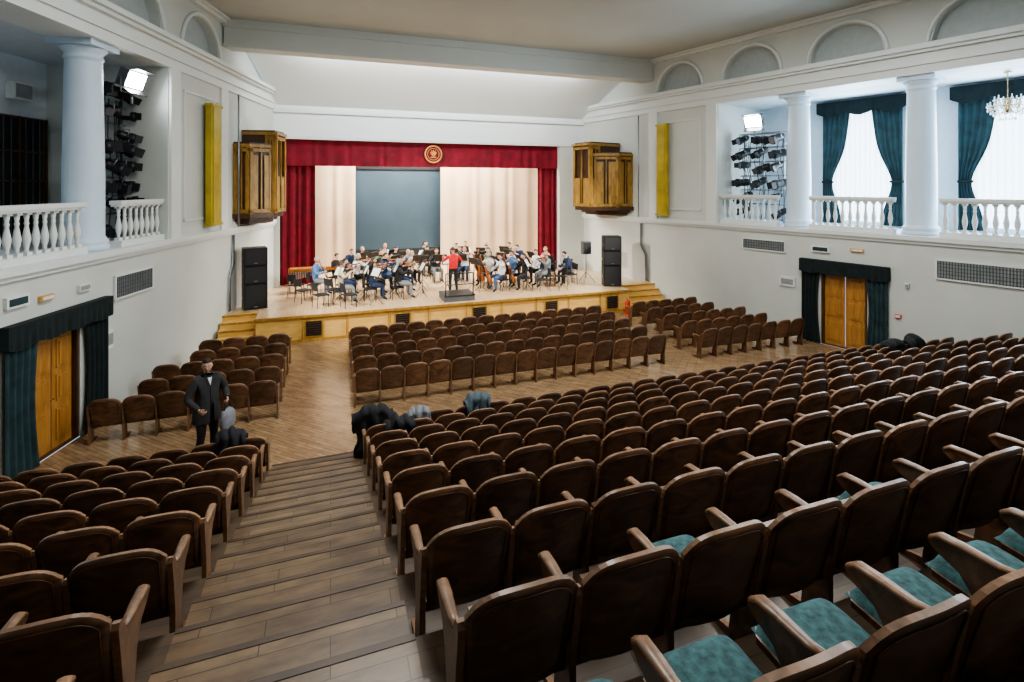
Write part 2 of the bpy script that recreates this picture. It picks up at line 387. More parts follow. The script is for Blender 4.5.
for i,(c,_) in enumerate(WINS):
    p,a=wallobj('R',c,-2.9,0)
    b=MB()
    b.box((0,-.14,6.02),(1.9,.03,3.2),'sheer')
    for x in (-.93,0,.93): b.box((x,-.1,6.02),(.07,.06,3.25),'trim')
    for z in (4.42,5.5,6.7,7.62): b.box((0,-.1,z),(1.9,.06,.07),'trim')
    b.obj('window_%d'%(i+1),p,a)
    q=MB()
    def sh(u,v): return Vector((-.92+1.84*u,.06+.03*math.sin(u*2*math.pi*12),3.75+3.9*v))
    q.grid(sh,120,3,'sheer'); q.obj('sheer_curtain',p,a)
    for sx in (-1,1):
        q=MB()
        def dr(u,v):
            tie=math.exp(-((v-.36)/.2)**2); wd=.62*(1-.5*tie) if v<.36 else .62*(1-.5*tie)+.45*(v-.36)
            outer=sx*1.22; x=outer-sx*wd*u
            return Vector((x,.16+.04*math.sin(u*2*math.pi*5),3.65+4.05*v))
        q.grid(dr,50,24,'green'); q.box((sx*1.05,.17,3.65+4.05*.36),(.36,.12,.07),'dgreen'); q.obj('window_drape',p,a)
    q=MB()
    def pel(u,v):
        return Vector((-1.4+2.8*u,.26+.02*math.sin(u*60)*(1-v),7.95-(.36+.16*abs(math.sin(u*math.pi*3)))*(1-v)))
    q.grid(pel,80,5,'dgreen'); q.box((0,.13,7.95),(2.8,.24,.05),'dgreen'); q.obj('window_pelmet',p,a)
# ---------------------------------------------------------------- wall fittings
def grille(name,side,Y,z,w,h):
    b=MB(); b.box((0,.01,0),(w,.02,h),'grille')
    for sx in (-1,1): b.box((sx*w/2,.025,0),(.04,.05,h+.04),'trim')
    for sz in (-1,1): b.box((0,.025,sz*h/2),(w,.05,.04),'trim')
    n=int(w/.06)
    for i in range(n): b.box((-w/2+(i+.5)*w/n,.025,0),(.02,.02,h),'dgrey')
    for i in range(int(h/.09)): b.box((0,.03,-h/2+(i+.5)*.09),(w,.015,.015),'dgrey')
    p,a=wallobj(side,Y,.005,z); b.obj(name,p,a)
grille('vent_grille','L',14.05,2.75,1.35,.5)
grille('vent_grille','R',13.7,2.93,1.5,.36)
grille('vent_grille','R',8.15,2.75,1.9,.5)
def panel(name,side,Y,z1,z2,w):
    b=MB(); h=z2-z1
    b.box((0,.1,h/2),(w,.16,h),'yel'); b.box((0,.19,h/2),(w*.7,.03,h-.15),'yel')
    for sz in (.04,h-.04): b.box((0,.12,sz),(w+.06,.22,.08),'yel')
    for z in (.5,h-.5): b.box((0,.01,z),(w*.5,.04,.1),'metal')
    p,a=wallobj(side,Y,.09,z1); b.obj(name,p,a)
panel('brass_acoustic_panel','L',17.35,3.8,7.4,.62); panel('brass_acoustic_panel','R',17.75,3.75,7.5,.5)  # gold-brass acoustic columns, not light fittings
def cabinet(side,Y,wx,dy):
    b=MB()
    plan=[(-1.02,0),(-.95,.42),(-.42,.86),(.42,.86),(.95,.42),(1.02,0)]
    cen=[(-.44,0),(-.44,.98),(.44,.98),(.44,0)]
    plan=[(x*wx,y*dy) for x,y in plan]; cen=[(x*wx,y*dy) for x,y in cen]
    def ex(pl,sc,z1,z2,m): b.extr([(x*sc,y*sc,z1) for x,y in pl],(0,0,z2-z1),m)
    ex(plan,.98,.35,2.62,'brown'); ex(cen,.97,.3,3.08,'brown')
    ex(plan,.78,0,.10,'brown'); ex(plan,.9,.10,.20,'brown'); ex(plan,1.08,.20,.36,'brown')
    ex(plan,1.05,2.6,2.7,'gold'); ex(plan,1.0,2.7,2.76,'brown'); ex(cen,1.06,3.06,3.16,'gold'); ex(cen,.98,3.16,3.22,'brown')
    def facet(p,q,z1,z2,leaf=1):
        p=Vector((*p,0)); q=Vector((*q,0)); t=(q-p); L=t.length; t.normalize(); nn=Vector((-t.y,t.x,0))
        if nn.dot((p+q)/2)<0: nn=-nn
        R=Matrix(((t.x,nn.x,0),(t.y,nn.y,0),(0,0,1)))
        mid=(p+q)/2
        for x in (-L/2+.05,L/2-.05,0): b.box(mid+t*x+nn*.02+Vector((0,0,(z1+z2)/2)),(.10 if x else .04,.05,z2-z1),'gold',R)
        for z in (z1+.08,z2-.1): b.box(mid+nn*.02+Vector((0,0,z)),(L,.05,.12),'gold',R)
        for sx in (-1,1):
            hh=(z2-z1)*(.86 if leaf else .45)
            b.box(mid+t*sx*L/4+nn*.012+Vector((0,0,z1+.1+hh/2)),(L/2-.22,.03,hh-.1),'gold',R)
    facet(plan[0],plan[1],.36,2.6); facet(plan[1],plan[2],.36,2.6,1); facet(plan[4],plan[3],.36,2.6,1); facet(plan[5],plan[4],.36,2.6)
    facet(cen[1],cen[2],.36,3.05,0); facet((cen[0][0],plan[2][1]*.8),cen[1],.36,3.05,0); facet((cen[3][0],plan[2][1]*.8),cen[2],.36,3.05,0)
    p,a=wallobj(side,Y,.01,3.68); b.obj('carved_wooden_cabinet',p,a)
cabinet('L',20.1,1.05,1.15); cabinet('R',20.75,1.25,1.85)
for side,y in (('L',18.9),('R',18.9)):
    b=MB()
    for k in range(3):
        o=k*.06
        pts=[W(side,y+o,.05,ZL-.25),W(side,y+o,.05,2.4),W(side,y+o-.25,.05,2.0),W(side,y+o-.3,.06,1.2),W(side,y+o-.3,.06,.9)]
        b.tube(pts,.018,'dgrey' if k else 'metal',6)
    b.tube([W(side,19.0,.2,3.62),W(side,19.0,.2,8.0)],.03,'metal',6)
    b.obj('wall_cable_conduit')
def signbox(name,side,Y,z,w,h,m,m2):
    b=MB(); b.box((0,.035,0),(w,.06,h),m); b.box((0,.07,0),(w*.8,.01,h*.6),m2); p,a=wallobj(side,Y,0,z); b.obj(name,p,a)
signbox('exit_sign','L',11.0,3.02,.45,.2,'white','green'); signbox('exit_sign','R',11.9,2.98,.55,.2,'white','green')
signbox('wall_switch_box','L',12.5,2.95,.3,.14,'white','grille'); signbox('alarm_box','R',9.7,2.2,.1,.12,'white','grille')
signbox('wall_notice','L',11.6,2.95,.3,.1,'emb','white'); signbox('alarm_box','R',9.9,1.3,.14,.1,'extred','white')
signbox('wall_notice','R',10.9,3.05,.35,.1,'emb','white')
signbox('wall_switch_box','L',13.2,1.7,.2,.4,'white','grille')
signbox('wall_socket_panel','R',12.9,1.8,.5,.3,'white','grille')
# ---------------------------------------------------------------- light racks
def stage_lamp(b,c,yaw,pit,s=1):
    R=Matrix.Rotation(yaw,3,'Z')@Matrix.Rotation(pit,3,'X')
    c=Vector(c)
    def T(x,y,z): return c+R@Vector((x*s,y*s,z*s))
    b.tube([T(0,-.22,0),T(0,-.1,0),T(0,.12,0),T(0,.13,0),T(0,.26,0)],[.09*s,.13*s,.13*s,.15*s,.16*s],'black',10)
    b.tube([T(0,.262,0),T(0,.268,0)],.13*s,'metal',10)
    b.tube([T(-.17,0,0),T(-.17,0,.2),T(.17,0,.2),T(.17,0,0)],.015,'metal',4)
    for sx in (-1,1): b.box(T(sx*.2,.3,0),(.02*s,.18*s,.22*s),'black',R@Matrix.Rotation(-sx*.5,3,'Z'))
def rack(side,Y,inn,cols=2,rows=5,w=1.3,h=3.0,s=1.1):
    b=MB()
    for x in (-w/2,w/2,0): b.tube([(x,0,0),(x,0,h)],.03,'metal',6)
    for x in (-w/2,w/2):
        b.box((x,-.1,.02),(.1,.7,.04),'metal')
        b.tube([(x,-.4,0),(x,-.4,h*.9)],.025,'metal',6); b.tube([(x,0,h*.9),(x,-.4,h*.9)],.02,'metal',6)
    for i in range(rows):
        z=.5+i*(h-.6)/(rows-1)
        b.tube([(-w/2-.15,0,z+.2),(w/2+.15,0,z+.2)],.025,'metal',6); b.tube([(-w/2,-.4,z+.2),(w/2,-.4,z+.2)],.02,'metal',6)
        for j in range(cols):
            if random.random()<.12: continue
            x=-w/2+.1+(w-.2)*j/(cols-1)+random.uniform(-.1,.1)
            yaw=(math.pi/2 if side=='L' else -math.pi/2)+ (-.75 if side=='L' else .75)+random.uniform(-.5,.5)
            stage_lamp(b,(x,.12,z+random.uniform(-.08,.08)),yaw,random.uniform(-.6,.05),s*random.uniform(.75,1.1))
    for k in range(9):
        x=-w/2+w*random.random(); b.tube([(x,.02,h-.2),(x+.1,.06,h*.7),(x-.12,.05,h*.4),(x+.05,.03,.1)],.012,'black',5)
    p,a=wallobj(side,Y,inn,ZL); b.obj('stage_lighting_rack',p,a)
rack('L',14.6,-1.0,3,8,1.25,3.7,1.05); rack('R',14.25,-1.0,3,6,1.5,3.2,1.0)
def flood(side,Y,inn,z):
    p,a=wallobj(side,Y,inn,z)
    tgt=Vector((4.5,20.5,2)); d=(tgt-p); yaw=math.atan2(-d.x,d.y)
    yaw += (-.9 if side=='L' else .9)
    b=MB(); R=Matrix.Rotation(-.35,3,'X')
    b.box((0,0,0),(.62,.22,.42),'dgrey',R); b.box(R@Vector((0,.115,0)),(.56,.015,.36),'lamp',R)
    b.tube([(-.35,0,0),(-.35,0,-.35),(.35,0,-.35),(.35,0,0)],.02,'metal',5); b.tube([(0,0,-.35),(0,0,-.6)],.03,'metal',6)
    for sz in (-1,1): b.box(R@Vector((0,.2,sz*.26)),(.62,.2,.015),'black',R@Matrix.Rotation(sz*.4,3,'X'))
    b.obj('floodlight',p,yaw)
flood('L',14.55,-.35,7.55); flood('R',14.2,-.3,7.3)
b=MB()
b.box((0,.03,1.5),(1.5,.06,3.0),'vdark')
for x in (-.8,.8,0): b.box((x,.08,1.5),(.05,.06,3.05),'brown')
for z in (.05,.75,1.5,2.2,3.0): b.box((0,.08,z),(1.6,.06,.04),'brown')
for x in (-.6,-.4,-.2,.2,.4,.6): b.box((x,.08,1.5),(.015,.02,3.0),'metal')
p,a=wallobj('L',14.5,-2.89,ZL); b.obj('metal_lattice_gate',p,a)
b=MB(); b.box((0,.1,0),(.5,.2,.4),'white'); b.box((0,.21,0),(.44,.01,.32),'grille'); p,a=wallobj('L',14.5,-2.89,7.2); b.obj('electrical_cabinet',p,a)
b=MB()
b.tube([(0,0,0),(0,0,-.75)],.012,'brass',6); b.lathe([(.02,0),(.1,-.02),(.06,-.06)],'brass',10)
b.lathe([(.03,-.7),(.08,-.8),(.04,-.95),(.1,-1.05),(.02,-1.15)],'brass',10)
for rg,(rr,zz,n) in enumerate(((.40,-.95,8),(.26,-.78,6))):
    pts=[(rr*math.cos(a*math.pi/12),rr*math.sin(a*math.pi/12),zz) for a in range(25)]; b.tube(pts,.012,'brass',5)
    for k in range(n):
        an=k*2*math.pi/n; x,y=rr*math.cos(an),rr*math.sin(an)
        b.tube([(0,0,zz-.1),(x*.5,y*.5,zz-.18),(x,y,zz)],.01,'brass',5)
        b.lathe([(.01,0),(.04,.02),(.035,.05),(.015,.06),(.015,.14)],'glass',8,(x,y,zz))
        for (f_,dz) in ((1,-.07),(.85,-.14),(.7,-.2),(.4,-.32)): b.sph((x*f_,y*f_,zz+dz),(.022,.022,.05),'glass',6,4)
p,a=wallobj('R',8.0,-1.4,ZS-.02); b.obj('chandelier',p,a)
# ---------------------------------------------------------------- theatre chairs
def theatre_chair(seat_down,end):
    b=MB('chair','chedge','teal')
    def bp(off):
        def f(u,v):
            uu=2*u-1; top=.905-.035*uu*uu-.085*abs(uu)**5; z=.33+(top-.33)*v
            hw=.262-.02*(1-v)
            y=-.015-.14*(z-.34)/.54-.04*(1-uu*uu)+off
            return Vector((uu*hw,y,z))
        return f
    nu,nv=16,9
    g1=b.grid(bp(0),nu,nv,'chair'); g2=b.grid(bp(.026),nu,nv,'chair')
    def rim(a,c):
        for i in range(len(a)-1): b.face([a[i],a[i+1],c[i+1],c[i]],'chedge')
    rim([g1[i][nv] for i in range(nu+1)],[g2[i][nv] for i in range(nu+1)]); rim([g1[i][0] for i in range(nu+1)],[g2[i][0] for i in range(nu+1)])
    rim(g1[0],g2[0]); rim(g1[nu],g2[nu])
    fr=bp(-.004); path=[]
    for k in range(25):
        t=k/24; path.append((.07+.86*t,.92-.05*(abs(2*t-1)**6)))
    path=[(.07,.06)]+path+[(.93,.06)]
    b.tube([fr(u,v) for u,v in path]+[fr(.07,.06)],.004,'chair',4,cap=False)
    b.box((0,.0,.345),(.5,.035,.06),'chair')
    if seat_down:
        b.extr([(-.23,.02,.37),(.23,.02,.37),(.225,.36,.39),(.19,.40,.39),(-.19,.40,.39),(-.225,.36,.39)],(0,0,.03),'chair')
        def cu(u,v):
            uu=2*u-1; vv=2*v-1
            return Vector((uu*(.226-.012*v*v),.03+.37*v,.39+.03*v+.085*(max(0,1-uu**6))*max(0,1-vv**4)**.5))
        b.grid(cu,14,14,'teal')
    else:
        b.extr([(-.225,.04,.38),(.225,.04,.38),(.225,.075,.38),(-.225,.075,.38)],(0,-.09,.36),'chair')
        b.grid(lambda u,v: Vector(((2*u-1)*.215,.06-.09*v-.0-.035*(1-(2*u-1)**4)*(1-(2*v-1)**4)+.0,.39+.34*v)),8,6,'teal')
    prof=[(-.05,0),(.30,0),(.30,.03),(.14,.06),(.11,.30),(.14,.44),(.21,.53),(.29,.56),(.335,.59),(.34,.615),(.31,.64),(.2,.645),(.06,.65),(-.02,.68),(-.07,.75),(-.10,.755),(-.115,.73),(-.08,.55),(-.045,.35)]
    def arm(x):
        b.extr([(x-.0175,y,z) for y,z in prof],(.035,0,0),'chair','chedge')
        b.tube([(x,-.02,.67),(x,.06,.652),(x,.2,.65),(x,.29,.642),(x,.33,.61)],[(.02,.012),(.025,.014),(.031,.015),(.031,.016),(.024,.014)],'chedge',8)
    arm(-.275)
    if end: arm(.275)
    return b.mesh('theatre_chair')
CH={(d,e):theatre_chair(d,e) for d in (0,1) for e in (0,1)}
def row(x0,x1,Y,z,pdown):
    n=int((x1-x0-.04)/.55)
    for i in range(n):
        x=x0+.02+.275+.55*i; e=1 if i==n-1 else 0
        place(CH[(1 if random.random()<pdown else 0,e)],'theatre_chair',(x,Y,z))
    return n
for n in range(-2,9):
    Y=rowY(n); z=rowZ(n); pd=.75 if n<=-1 else (.22 if n<=1 else .03)
    if n==-1: pd=.95
    row(.5,XR(Y+.5)-.12,Y,z,pd)
    L=XL(Y-.2)+.22; nn=int((-.97-L-.04)/.55); row(-.97-.04-.55*nn,-.965,Y,z,pd)
for m in range(5):
    Y=12.0+.9*m
    row(.5,8.95,Y,0,.03)
    row(10.0,XR(Y+.5)-.45,Y,0,.03)
    L=XL(Y-.2)+.4; nn=int((-1.05-L-.04)/.55); row(-1.05-.04-.55*nn,-1.045,Y,0,.03)
def coat(name,m,x,Y,z,w=.5,hb=.55,hf=.35,seed=0,top=.94,tk=.04):
    b=MB(m)
    def f(u,v):
        s=v*(hb+hf+.12)
        nz=noise.noise(Vector((u*4,s*5,seed)))
        if s<hb: zz=top-(hb-s); y=-.235-.05*nz
        elif s<hb+.12: t=(s-hb)/.12; y=-.225+.19*t; zz=top+.05*math.sin(t*math.pi)
        else: y=-.02+.03*nz; zz=top-(s-hb-.12)
        sag=.12*noise.noise(Vector((u*3,seed*2.1,0)))
        wd=w*(1+.28*noise.noise(Vector((s*4,seed,1.3))))
        y+=.025*math.sin(u*18+seed)+.02*noise.noise(Vector((u*14,s*9,seed)))
        zz+=.07*noise.noise(Vector((u*7,seed*3.3,2)))-.12*abs(2*u-1)**3
        return Vector(((u-.5)*wd,y,zz+(sag if (v<.1 or v>.9) else sag*.2)))
    b.grid(f,30,32,m); o=b.obj(name,(x,Y,z)); md=o.modifiers.new('thick','SOLIDIFY'); md.thickness=tk; md.offset=0; return o
rz=rowZ
coat('draped_coat',CLO['black'],.70,rowY(8),rz(8),.62,.85,.3,1,1.05,.05); coat('draped_coat',CLO['black'],1.05,rowY(7),rz(7),.5,.45,.3,2,.93)
coat('draped_coat',CLO['grey'],1.5,rowY(8),rz(8),.42,.22,.2,3,.95,.03); coat('draped_coat',CLO['bluegrey'],2.6,rowY(8),rz(8),.42,.3,.3,4,1.02,.05)
coat('draped_coat',CLO['black'],-1.5,rowY(8),rz(8),.42,.5,.3,6,1.02,.05)
coat('draped_coat',CLO['black'],12.6,rowY(7),rz(7),.55,.4,.3,7,.98,.06); coat('draped_coat',CLO['black'],13.3,rowY(7),rz(7),.5,.4,.3,8,1.0,.06)
# ---------------------------------------------------------------- people
def body(J,name,hair='short',curl=.6,coatopen=False,headrot=(0,0)):
    order=['pelvis','spine','chest','neckb','headb','shL','elL','wrL','shR','elR','wrR','hipL','knL','anL','toL','hipR','knR','anR','toR']
    idx={k:i for i,k in enumerate(order)}
    E=[('pelvis','spine'),('spine','chest'),('chest','neckb'),('neckb','headb'),('chest','shL'),('shL','elL'),('elL','wrL'),('chest','shR'),('shR','elR'),('elR','wrR'),
       ('pelvis','hipL'),('hipL','knL'),('knL','anL'),('anL','toL'),('pelvis','hipR'),('hipR','knR'),('knR','anR'),('anR','toR')]
    R=dict(pelvis=(.165,.125),spine=(.15,.115),chest=(.18,.125),neckb=(.07,.07),headb=(.055,.055),shL=(.078,.075),elL=(.053,.053),wrL=(.036,.036),hipL=(.105,.10),knL=(.07,.07),anL=(.05,.05),toL=(.042,.04))
    if coatopen:
        for k,v in (('pelvis',(.20,.155)),('spine',(.185,.14)),('chest',(.205,.145)),('shL',(.092,.088)),('elL',(.066,.066)),('wrL',(.047,.047)),('hipL',(.12,.115))): R[k]=v
    for k in list(R):
        if k.endswith('L'): R[k[:-1]+'R']=R[k]
    me=bpy.data.meshes.new('t'); me.from_pydata([J[k] for k in order],[(idx[a],idx[c]) for a,c in E],[])
    o=bpy.data.objects.new('t',me); COL.objects.link(o)
    o.modifiers.new('s','SKIN'); sv=me.skin_vertices[0].data
    for k in order: sv[idx[k]].radius=R[k]; sv[idx[k]].use_root=(k=='pelvis')
    sb=o.modifiers.new('ss','SUBSURF'); sb.levels=2; sb.render_levels=2
    bpy.context.view_layer.update()
    dg=bpy.context.evaluated_depsgraph_get(); ev=o.evaluated_get(dg); em=ev.to_mesh()
    b=MB(CLO['black'],CLO['jeans'],'skin','shoe',HAIR['brown'],'dark','lip',CLO['white'])
    JV={k:Vector(J[k]) for k in order}
    reg={('neckb','headb'):2,('hipL','knL'):1,('hipR','knR'):1,('knL','anL'):1,('knR','anR'):1,('anL','toL'):3,('anR','toR'):3}
    TOR={('pelvis','spine'),('spine','chest'),('pelvis','hipL'),('pelvis','hipR'),('hipL','knL'),('hipR','knR')}
    CUT=.80 if coatopen else JV['pelvis'].z+(.055 if JV['pelvis'].z<.8 else -.01)
    def near(p):
        best=9;r=0;be=None
        for e in E:
            a=JV[e[0]];c=JV[e[1]];d=c-a;t=max(0,min(1,(p-a).dot(d)/d.dot(d)));q=(p-(a+d*t)).length/(R[e[0]][0]*(1-t)+R[e[1]][0]*t)
            if q<best: best=q; r=reg.get(e,0); be=e
        if be in TOR: r=0 if p.z>CUT else 1
        return r
    vs=[b.bm.verts.new(v.co) for v in em.vertices]
    for pl in em.polygons:
        try: f=b.bm.faces.new([vs[i] for i in pl.vertices])
        except ValueError: continue
        f.smooth=True
    bmesh.ops.bisect_plane(b.bm,geom=list(b.bm.verts)+list(b.bm.edges)+list(b.bm.faces),plane_co=(0,0,CUT),plane_no=(0,0,1))
    for f in b.bm.faces: f.material_index=near(f.calc_center_median()); f.smooth=True
    bvh=BVHTree.FromPolygons([v.co for v in em.vertices],[list(p.vertices) for p in em.polygons])
    ev.to_mesh_clear(); bpy.data.objects.remove(o)
    hr=Matrix.Rotation(headrot[0],3,'Z')@Matrix.Rotation(headrot[1],3,'X')
    hc=JV['headb']+hr@Vector((0,.015,.105))
    def hf(p):
        q=p.copy()
        if p.z<0: q.x*=1-.28*(-p.z)**1.3
        if p.z<0 and p.y<0: q.y*=1-.25*(-p.z)
        if p.y>.3: q.y=.3+(p.y-.3)*.9
        if p.y>.8 and abs(p.x)<.3 and -.5<p.z<.25: q.y+=.12*(1-abs(p.x)/.3)
        return q
    b.sph(hc,(.077,.098,.118),'skin',20,16,hr,hf)
    H=lambda x,y,z: hc+hr@Vector((x,y,z))
    b.tube([H(0,.085,.015),H(0,.106,-.012),H(0,.112,-.03),H(0,.094,-.04)],[.008,.012,.016,.008],'skin',8)
    for sx in (-1,1):
        b.sph(H(sx*.031,.084,.008),(.013,.009,.008),CLO['white'],8,6,hr); b.sph(H(sx*.031,.0915,.008),(.006,.004,.006),'dark',8,6,hr)
        b.tube([H(sx*.016,.091,.03),H(sx*.032,.09,.034),H(sx*.048,.078,.028)],.0045,b.mats[4],5)
        b.sph(H(sx*.078,-.005,-.005),(.01,.02,.032),'skin',8,6,hr)
    b.tube([H(-.024,.083,-.062),H(0,.094,-.06),H(.024,.083,-.062)],[.003,.007,.003],'lip',6)
    def hairf(p):
        q=p.copy()
        if p.y>.2 and p.z<.75:
            t=max(0,min(1,(p.z-.3)/.4)); q*=.84+.16*t*t*(3-2*t)
        elif p.z<-.25 and hair=='short': q*=.8
        return q*(1+.04*noise.noise(p*5))
    b.sph(H(0,-.010,.010),(.085,.103,.120),b.mats[4],24,20,hr,hairf)
    if hair=='long':
        b.tube([H(0,-.06,.05),H(0,-.085,-.03),H(0,-.09,-.13),H(0,-.085,-.22),H(0,-.08,-.27)],[(.07,.05),(.085,.05),(.09,.04),(.075,.03),(.03,.015)],b.mats[4],12,flat=(0,1,0))
    for sd,sx in (('L',-1),('R',1)):
        w0=JV['wr'+sd]; d=(w0-JV['el'+sd]).normalized()
        pn=Vector(J.get('pn'+sd,(0,0,-1))); pn=(pn-d*pn.dot(d)).normalized()
        lat=d.cross(pn).normalized()
        if lat.dot(Vector((-sx,.2,.3)))<0: lat=-lat
        b.tube([w0-d*.03,w0,w0+d*.04,w0+d*.085,w0+d*.095],[(.026,.026),(.027,.021),(.038,.017),(.042,.015),(.038,.010)],'skin',10,flat=tuple(pn))
        for k,(off,ln) in enumerate(((.030,.070),(.010,.080),(-.010,.074),(-.029,.058))):
            base=w0+d*.082+lat*off; cu=curl*(1+.12*k)
            d1=(d*math.cos(cu*.6)+pn*math.sin(cu*.6)); d2=(d*math.cos(cu*1.6)+pn*math.sin(cu*1.6)); d3=(d*math.cos(cu*2.3)+pn*math.sin(cu*2.3))
            p1=base+d1*ln*.45; p2=p1+d2*ln*.32; p3=p2+d3*ln*.26
            b.tube([base-d*.012,base,p1,p2,p3],[.009,.0095,.009,.008,.006],'skin',7)
        tb=w0+d*.03+lat*.028; t1=tb+(d*.7+lat*.65+pn*.25).normalized()*.038; t2=t1+(d*.9+lat*.15+pn*.4).normalized()*.032
        b.tube([tb-lat*.012,tb,t1,t2],[.012,.0125,.0105,.007],'skin',7)
        cr=.05 if coatopen else .042
        b.tube([w0-d*.045,w0-d*.005],[cr,cr-.001],b.mats[0],10)
    if coatopen:
        pc=JV['pelvis']; rings=[]
        for k,(zz,ra,rb) in enumerate(((.10,.19,.15),(-.02,.215,.17),(-.14,.225,.175),(-.26,.23,.18))):
            ring=[]
            for j in range(25):
                t=math.pi/2+.16+(2*math.pi-.32)*j/24
                ring.append(b.bm.verts.new(pc+Vector((ra*math.cos(t),rb*math.sin(t)+.012*math.sin(j*1.7),zz))))
            rings.append(ring)
        for k in range(3):
            for j in range(24): b.face([rings[k][j],rings[k][j+1],rings[k+1][j+1],rings[k+1][j]],b.mats[0],True)
        def surf(x,z,off):
            h=bvh.ray_cast(Vector((x,1,z)),Vector((0,-1,0)))
            return Vector((x,(h[0].y if h[0] else .1)+off,z))
        zt=JV['neckb'].z-.03; zl=JV['chest'].z-.02
        b.grid(lambda u,v: surf((2*u-1)*(.004+.034*v),zl+(zt-zl)*v,.006),6,14,CLO['white'])
        for sx in (-1,1):
            b.grid(lambda u,v: surf(sx*((.004+.034*v)+(.010+.035*math.sin(v*math.pi*.9))*u),zl+(zt-zl)*v,.014-.006*u),3,14,b.mats[0])
        b.tube([surf(0,zl-(zl-pc.z+.1)*k/8,.004) for k in range(9)],.006,'blk2',5)
        nk=JV['neckb']
        b.tube([nk+Vector((.07*math.cos(t),.065*math.sin(t)-.01,.01+.02*abs(math.sin(t/2)))) for t in [math.pi/2+.5+(2*math.pi-1)*k/14 for k in range(15)]],(.03),b.mats[0],8)
    return b.mesh(name,recalc=True)
V=Vector
def seated(**kw):
    J=dict(pelvis=(0,-.02,.575),spine=(0,.0,.78),chest=(0,.02,1.0),neckb=(0,.03,1.13),headb=(0,.045,1.2),
      shL=(-.175,.02,1.06),shR=(.175,.02,1.06),hipL=(-.1,.06,.55),hipR=(.1,.06,.55),knL=(-.17,.43,.53),knR=(.17,.43,.53),
      anL=(-.17,.40,.12),anR=(.17,.42,.12),toL=(-.19,.56,.045),toR=(.19,.58,.045),
      elL=(-.27,.06,.82),wrL=(-.15,.30,.67),elR=(.27,.06,.82),wrR=(.15,.30,.67))
    J.update(kw); return J
POSE={}
POSE['violinist']=dict(J=seated(elL=(-.30,.22,.90),wrL=(-.24,.42,1.08),elR=(.40,.12,.92),wrR=(.20,.32,1.06),pnL=(0,0,1),pnR=(0,0,-1)),head=(.35,-.15))
POSE['cellist']=dict(J=seated(knL=(-.27,.40,.52),knR=(.27,.40,.52),anL=(-.3,.36,.12),anR=(.3,.36,.12),toL=(-.34,.5,.045),toR=(.34,.5,.045),elL=(-.36,.16,.98),wrL=(-.13,.27,1.14),elR=(.38,.16,.84),wrR=(.26,.38,.72),pnL=(0,1,0),pnR=(0,1,0)),head=(0,-.2))
POSE['clarinettist']=dict(J=seated(elL=(-.28,.12,.85),wrL=(-.07,.30,.98),elR=(.28,.12,.82),wrR=(.07,.34,.86),pnL=(1,0,0),pnR=(-1,0,0)),head=(0,-.1))
POSE['resting']=dict(J=seated(),head=(.5,-.25))
POSE['reading']=dict(J=seated(spine=(0,.05,.78),chest=(0,.12,.98),neckb=(0,.17,1.1),headb=(0,.21,1.16),shL=(-.175,.12,1.04),shR=(.175,.12,1.04),elL=(-.25,.22,.80),wrL=(-.12,.42,.70),elR=(.25,.22,.80),wrR=(.12,.42,.70)),head=(-.3,-.35))
def standing(**kw):
    J=dict(pelvis=(0,0,.96),spine=(0,.0,1.13),chest=(0,.0,1.34),neckb=(0,.0,1.48),headb=(0,.015,1.54),
      shL=(-.185,.0,1.40),shR=(.185,.0,1.40),hipL=(-.1,0,.9),hipR=(.1,0,.9),knL=(-.11,.03,.5),knR=(.12,.02,.5),
      anL=(-.12,-.01,.1),anR=(.14,-.02,.1),toL=(-.14,.14,.045),toR=(.17,.13,.045),
      elL=(-.27,-.04,1.12),wrL=(-.25,.1,.9),elR=(.27,-.04,1.12),wrR=(.25,.1,.9),pnL=(1,0,0),pnR=(-1,0,0))
    J.update(kw); return J
MESH={}
for k,v in POSE.items():
    for h in (('short','long') if k in('violinist','resting') else ('short',)): MESH[(k,h)]=body(v['J'],k,h,headrot=v['head'])
for k in('cellist','clarinettist','reading'): MESH[(k,'long')]=MESH[(k,'short')]
def person(me,name,loc,rz,top,bot,hair,skin='skin',sc=1):
    o=place(me,name,loc,rz,sc=sc)
    for i,mt in ((0,CLO[top]),(1,CLO[bot]),(2,M[skin]),(4,HAIR[hair])):
        o.material_slots[i].link='OBJECT'; o.material_slots[i].material=mt
    return o
def fiddle(name,s,pin=0):
    b=MB('amber','black','metal'); out=[]
    for k in range(33):
        t=k/32; y=.355*t
        w=.083*(1-.42*math.exp(-((t-.55)/.13)**2))*(1 if t<.55 else .83)
        if t>.9: w*=math.sqrt(max(0,1-((t-.9)/.1)**2))*.75+.25
        if t<.10: w*=math.sqrt(max(0,1-((.10-t)/.10)**2))*.7+.3
        out.append((w,y))
    pts=[(x*s,y*s,0) for x,y in out]+[(-x*s,y*s,0) for x,y in reversed(out)]
    b.extr(pts,(0,0,.038*s),'amber')
    b.box((0,.38*s,.045*s),(.024*s,.28*s,.02*s),'black'); b.box((0,.42*s,.03*s),(.022*s,.16*s,.022*s),'amber')
    b.tube([(0,.49*s,.03*s),(0,.55*s,.02*s),(0,.58*s,.0),(0,.57*s,-.02*s)],[.012*s,.012*s,.011*s,.009*s],'amber',8)
    for k in range(4): b.tube([(-.03*s,(.51+.015*k)*s,.025*s),(.03*s,(.51+.015*k)*s,.025*s)],.003*s,'black',5)
    b.box((0,.155*s,.055*s),(.045*s,.006*s,.035*s),'amber'); b.box((0,.06*s,.055*s),(.03*s,.11*s,.01*s),'black')
    for sx in (-1,1): b.box((sx*.035*s,.16*s,.0385*s),(.006*s,.07*s,.002*s),'black')
    if pin: b.tube([(0,0,.02*s),(0,-pin,.02*s)],.006,'metal',6)
    return b.mesh(name)
VIO=fiddle('violin',1.0); CEL=fiddle('cello',2.1,.28)
